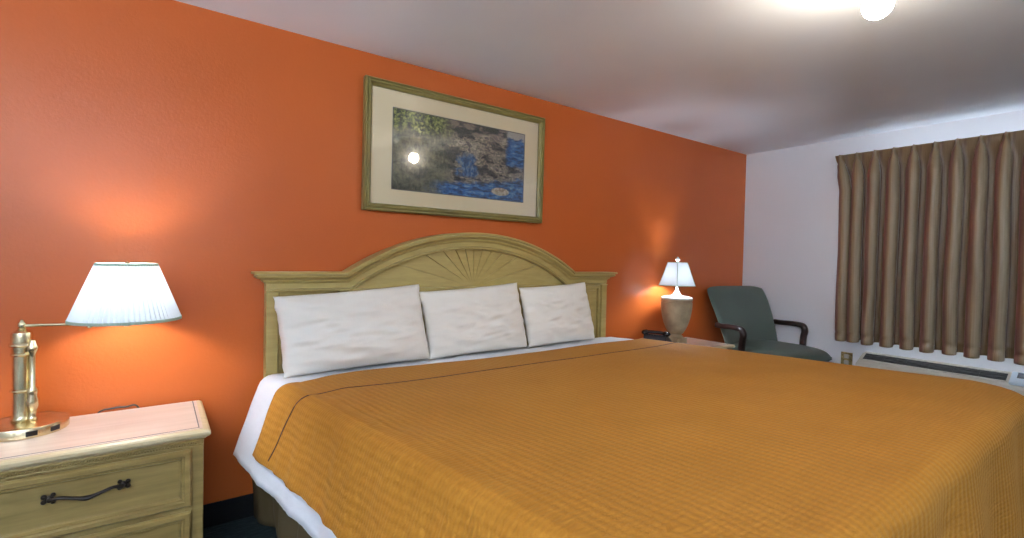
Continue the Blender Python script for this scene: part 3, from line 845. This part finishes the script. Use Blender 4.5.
bmesh.ops.remove_doubles(bm, verts=bm.verts, dist=.0005); obj('backrest', bm, 'vinyl', ch, 80)
def bar(bm, pts, wx, wz):
    """rectangular wooden member with rounded edges swept along a YZ path"""
    P = bezier(pts, 6); rows = []
    for i, p in enumerate(P):
        d = (P[min(i+1, len(P)-1)]-P[max(i-1, 0)]).normalized(); nrm = Vector((1, 0, 0)).cross(d).normalized()
        r = []
        for a in range(12):
            t_ = 2*PI*a/12; cx_ = math.copysign(abs(math.cos(t_))**.6, math.cos(t_)); cz_ = math.copysign(abs(math.sin(t_))**.6, math.sin(t_))
            r.append(bm.verts.new(p+Vector((1, 0, 0))*cx_*wx+nrm*cz_*wz))
        rows.append(r)
    for a, b in zip(rows, rows[1:]):
        for k in range(12): bm.faces.new((a[k], a[(k+1) % 12], b[(k+1) % 12], b[k]))
    bm.faces.new(rows[0][::-1]); bm.faces.new(rows[-1])
for s in (-1, 1):
    bm = bmesh.new(); X = s*.388
    bar(bm, [(X*.97, .245, .706), (X, .18, .704), (X, .10, .708), (X, .02, .706), (X, -.018, .694), (X, -.032, .655), (X, -.022, .60), (X, -.018, .53), (X*.985, -.022, .455)], .027, .022)
    box(bm, min(X, X*.86)-.0, max(X, X*.86), -.050, .005, .45, .475, .004)
    obj('armrest', bm, 'darkwood', ch, 50)
    for yy, y2 in ((.20, .27), (-.33, -.36)):
        bm = bmesh.new(); bar(bm, [(s*.30, yy, .43), (s*.305, (yy+y2)/2, .2), (s*.31, y2, 0)], .019, .019); obj('leg', bm, 'darkwood', ch, 50)
bm = bmesh.new(); box(bm, -.31, .31, -.34, .22, .40, .447, .006); obj('seat_frame', bm, 'darkwood', ch)

# ------------------------------------------------------------------ curtain
CX = 4.545; PW = .1215; NPL = 19; Y0 = 1.735; ZT0, ZB0 = 2.142, .632
cur = thing('curtain', 'brown pleated curtain with burgundy and tan stripes across the window', 'curtain', (CX, Y0-NPL*PW/2, ZB0))
def curt(u, v):
    ph_ = u*NPL*2*PI+.6; k = u*NPL; i = int(min(k, NPL-1e-6)); z = ZT0+(ZB0-ZT0)*v; dz = ZT0-z
    var = nz(i*1.7, 0, 3)
    q = min(1, dz/.20); q = q*q*(3-2*q)
    dep = .030+.032*q; lat2 = .9*q; A = .85*(1-q)-.25*q
    hem = 1-.28*math.exp(-((z-(ZB0+.070))/.012)**2)
    dep *= (1+.25*var)*hem
    c = math.cos(ph_); y = Y0-u*NPL*PW
    # rolls: flattened fronts, tucked sides
    x = CX+dep*((c**.55*.62 if c > 0 else -(-c)**1.5)-.5*(1-q)*(1-q)*(c > 0)*c)
    y += -lat2*PW*.155*math.sin(2*ph_)
    y -= A*PW/(2*PI)*math.sin(ph_)
    pin = math.exp(-((dz-.085)/.03)**2); y += pin*PW*.07*math.sin(2*ph_)*-1; 
    y += -(.055 if i == 0 else .018 if i == 1 else 0)*min(1, dz/.3)*(1 if i else 1)+.010*nz(u*NPL*.9, z*1.4, 6)*(min(1, dz/.3)); x += .009*nz(u*NPL*1.3, z*2.2, 9)*min(1, dz/.2)
    z += (.010*math.cos(ph_)-.014*var)*v
    return Vector((x-CX, y-(Y0-NPL*PW/2), z-ZB0))
surf('drape', curt, NPL*26, 90, 'curtain', cur, lambda u, v: (u*NPL, 1.5*(1-v)), .0025, 80)
surf('bounce_lining', lambda u, v: curt(u, .01+v*.975)+Vector((.005, 0, 0)), NPL*18, 60, 'bounce_lining', cur, None, .001, 80)  # unseen white backing, added to bounce window light out round the curtain
bm = bmesh.new(); box(bm, 4.606-CX, 4.618-CX, -1.22, 1.14, ZT0-.045-ZB0, ZT0-.020-ZB0, .003)
for yy in (-1.15, 1.10): box(bm, 4.61-CX, 4.669-CX, yy-.012, yy+.012, ZT0-.05-ZB0, ZT0-.02-ZB0)
obj('curtain_track', bm, 'track', cur)

# ------------------------------------------------------------------ air conditioner
AY1, AY0 = 1.50, .40
ac = thing('air_conditioner', 'long ivory wall air conditioner with dark slots below the curtain', 'air conditioner', (XW-.002, (AY0+AY1)/2, .06))
L = (AY1-AY0)/2
def acprism(name, pts, y0, y1, mat, bev=.006):
    bm = bmesh.new(); a = [bm.verts.new((x, y0, z)) for x, z in pts]; b = [bm.verts.new((x, y1, z)) for x, z in pts]
    bm.faces.new(a); bm.faces.new(b[::-1])
    for k in range(len(pts)): bm.faces.new((a[k], a[(k+1) % len(pts)], b[(k+1) % len(pts)], b[k]))
    bmesh.ops.recalc_face_normals(bm, faces=bm.faces)
    if bev: bmesh.ops.bevel(bm, geom=bm.edges[:], offset=bev, segments=3, affect='EDGES')
    return obj(name, bm, mat, ac, 40)
acprism('housing', [(0, 0), (0, .485), (-.055, .485), (-.205, .415), (-.215, .36), (-.215, 0)], -L, L, 'acwhite', .010)
# slots on the sloping top: dark tray with thin vanes
sl = Vector((-.150, 0, -.070)).normalized(); nn = Vector((sl.z, 0, -sl.x)) if False else Vector((-.070, 0, .150)).normalized()
def onslope(s, y, hgt): return Vector((-.055, 0, .485))+sl*s+Vector((0, y, 0))+nn*hgt
def slopebox(bm, s0, s1, y0, y1, h0, h1):
    vs = [bm.verts.new(onslope(s, y, hh_)) for s in (s0, s1) for y in (y0, y1) for hh_ in (h0, h1)]
    for f in ((0, 1, 3, 2), (4, 6, 7, 5), (0, 4, 5, 1), (2, 3, 7, 6), (0, 2, 6, 4), (1, 5, 7, 3)): bm.faces.new([vs[k] for k in f])
YG0, YG1 = -L+.262, L-.03
bm = bmesh.new(); slopebox(bm, .018, .110, YG0, YG1, -.004, .0016); obj('outlet_tray', bm, 'darkslot', ac)
bm = bmesh.new()
for s in (.048, .079): slopebox(bm, s, s+.003, YG0+.003, YG1-.003, .0012, .007)
for k in range(1, 6): y = YG0+(YG1-YG0)*k/6; slopebox(bm, .018, .110, y-.0015, y+.0015, .001, .003)
obj('outlet_vanes', bm, 'vane', ac)
bm = bmesh.new()
for s0, s1, y0, y1 in ((.010, .018, YG0-.008, YG1+.008), (.110, .118, YG0-.008, YG1+.008), (.010, .118, YG0-.008, YG0), (.010, .118, YG1, YG1+.008)): slopebox(bm, s0, s1, y0, y1, -.001, .007)
obj('outlet_rim', bm, 'acwhite', ac)
bm = bmesh.new(); slopebox(bm, .005, .140, -L+.015, -L+.245, -.002, .020); bmesh.ops.recalc_face_normals(bm, faces=bm.faces); bmesh.ops.bevel(bm, geom=bm.edges[:], offset=.004, segments=2, affect='EDGES')
pn = obj('control_panel', bm, 'acpanel', ac)
bm = bmesh.new(); slopebox(bm, .018, .078, -L+.03, -L+.215, .019, .0225); obj('control_display', bm, 'glossblack', pn)
bm = bmesh.new()
for k in range(12): box(bm, -.222, -.213, -L+.02, L-.02, .045+k*.028, .058+k*.028, .003)
obj('front_louvres', bm, 'acwhite', ac)
bm = bmesh.new(); box(bm, -.2165, -.2145, -L+.018, L-.018, .035, .375); obj('front_grille_backing', bm, 'darkslot', ac)

# ------------------------------------------------------------------ outlet plate
wo = thing('wall_outlet', 'small tarnished brass outlet plate on the white wall between armchair and air conditioner', 'outlet', (XW, 1.63, .455))
bm = bmesh.new(); box(bm, -.008, 0, -.042, .042, -.058, .058, .003); obj('plate', bm, 'outlet', wo)
bm = bmesh.new()
for z in (-.025, .025): box(bm, -.013, -.006, -.018, .018, z-.017, z+.017, .004)
obj('sockets', bm, 'acwhite', wo)

# ------------------------------------------------------------------ ceiling light, and unseen fill lamps added behind the camera
def ceiling_light(label, x, y, ang, mat):
    t = thing('ceiling_light', label, 'ceiling light', (x, y, ZC), ang, None)
    bm = lathe(bmesh.new(), [(0, 0), (.13, 0), (.135, -.006), (.13, -.016), (.10, -.026), (.05, -.030), (0, -.030)], 48); obj('canopy', bm, 'nickel', t, 40)
    for s in (0,):
        bm = lathe(bmesh.new(), [(0, -.02), (.012, -.024), (.012, -.075), (.026, -.080), (.028, -.118), (.024, -.124), (0, -.124)], 24, s*.075, 0); obj('socket', bm, 'whitepaint', t, 40)
        bm = bmesh.new(); bmesh.ops.create_uvsphere(bm, u_segments=28, v_segments=18, radius=.046)
        bmesh.ops.translate(bm, vec=(s*.075, 0, -.165), verts=bm.verts); obj('globe_bulb', bm, mat, t, 60)
    return t
ceiling_light('round ceiling fixture with one bright globe bulb above the foot of the bed', 2.0, .645, 0, 'bulb_warm')
ceiling_light('added fill light on the ceiling behind the camera, out of view', -1.5, -1.3, 0, 'bulb_warm')  # unseen second fixture, added only as fill light
def fill_torchiere(label, x, y):  # unseen uplighter, added to brighten the room off the ceiling
    t = thing('fill_torchiere', label, 'added fill lamp', (x, y, 0))
    obj('base', lathe(bmesh.new(), [(0, 0), (.15, 0), (.15, .015), (.05, .03), (.012, .04), (0, .04)], 40), 'nickel', t, 40)
    obj('pole', lathe(bmesh.new(), [(.011, .03), (.011, 1.62), (.02, 1.64), (0, 1.645)], 20), 'nickel', t, 40)
    obj('bowl', lathe(bmesh.new(), [(.02, 1.62), (.10, 1.65), (.155, 1.70), (.17, 1.74), (.166, 1.742), (.15, 1.703), (.10, 1.657), (.02, 1.63)], 48), 'whitepaint', t, 40)
    bm = bmesh.new(); bmesh.ops.create_uvsphere(bm, u_segments=20, v_segments=14, radius=.055); bmesh.ops.translate(bm, vec=(0, 0, 1.715), verts=bm.verts)
    obj('bulb', bm, 'bulb_fill', t, 60)
fill_torchiere('added fill lamp throwing light up to the ceiling, left behind the camera', -1.7, -.7)
fill_torchiere('added fill lamp throwing light up to the ceiling, right behind the camera', -.6, -2.5)

# ------------------------------------------------------------------ world, camera
wd = bpy.data.worlds.new('sky'); scene.world = wd; wd.use_nodes = True; t = wd.node_tree
bg = t.nodes['Background']; bg.inputs[0].default_value = (.78, .88, 1, 1); bg.inputs[1].default_value = 280

cam = bpy.data.cameras.new('camera'); co = bpy.data.objects.new('camera', cam); C.objects.link(co); scene.camera = co
F, YAW, PIT, ROL = 488.67, math.radians(36.084), math.radians(1.28), math.radians(1.238)
fwd = Vector((math.sin(YAW)*math.cos(PIT), math.cos(YAW)*math.cos(PIT), -math.sin(PIT)))
r = Vector((math.cos(YAW), -math.sin(YAW), 0)); u = r.cross(fwd)
r2 = r*math.cos(ROL)+u*math.sin(ROL); u2 = -r*math.sin(ROL)+u*math.cos(ROL)
mt = Matrix((( r2.x, u2.x, -fwd.x, 0), (r2.y, u2.y, -fwd.y, 0), (r2.z, u2.z, -fwd.z, 1.239), (0, 0, 0, 1)))
co.matrix_world = mt
cam.sensor_width = 36; cam.lens = F/1024*36; cam.clip_start = .02
scene.view_settings.view_transform = 'Standard'; scene.view_settings.look = 'None'; scene.view_settings.gamma = 1
scene.view_settings.use_curve_mapping = False
scene.view_settings.exposure = .2
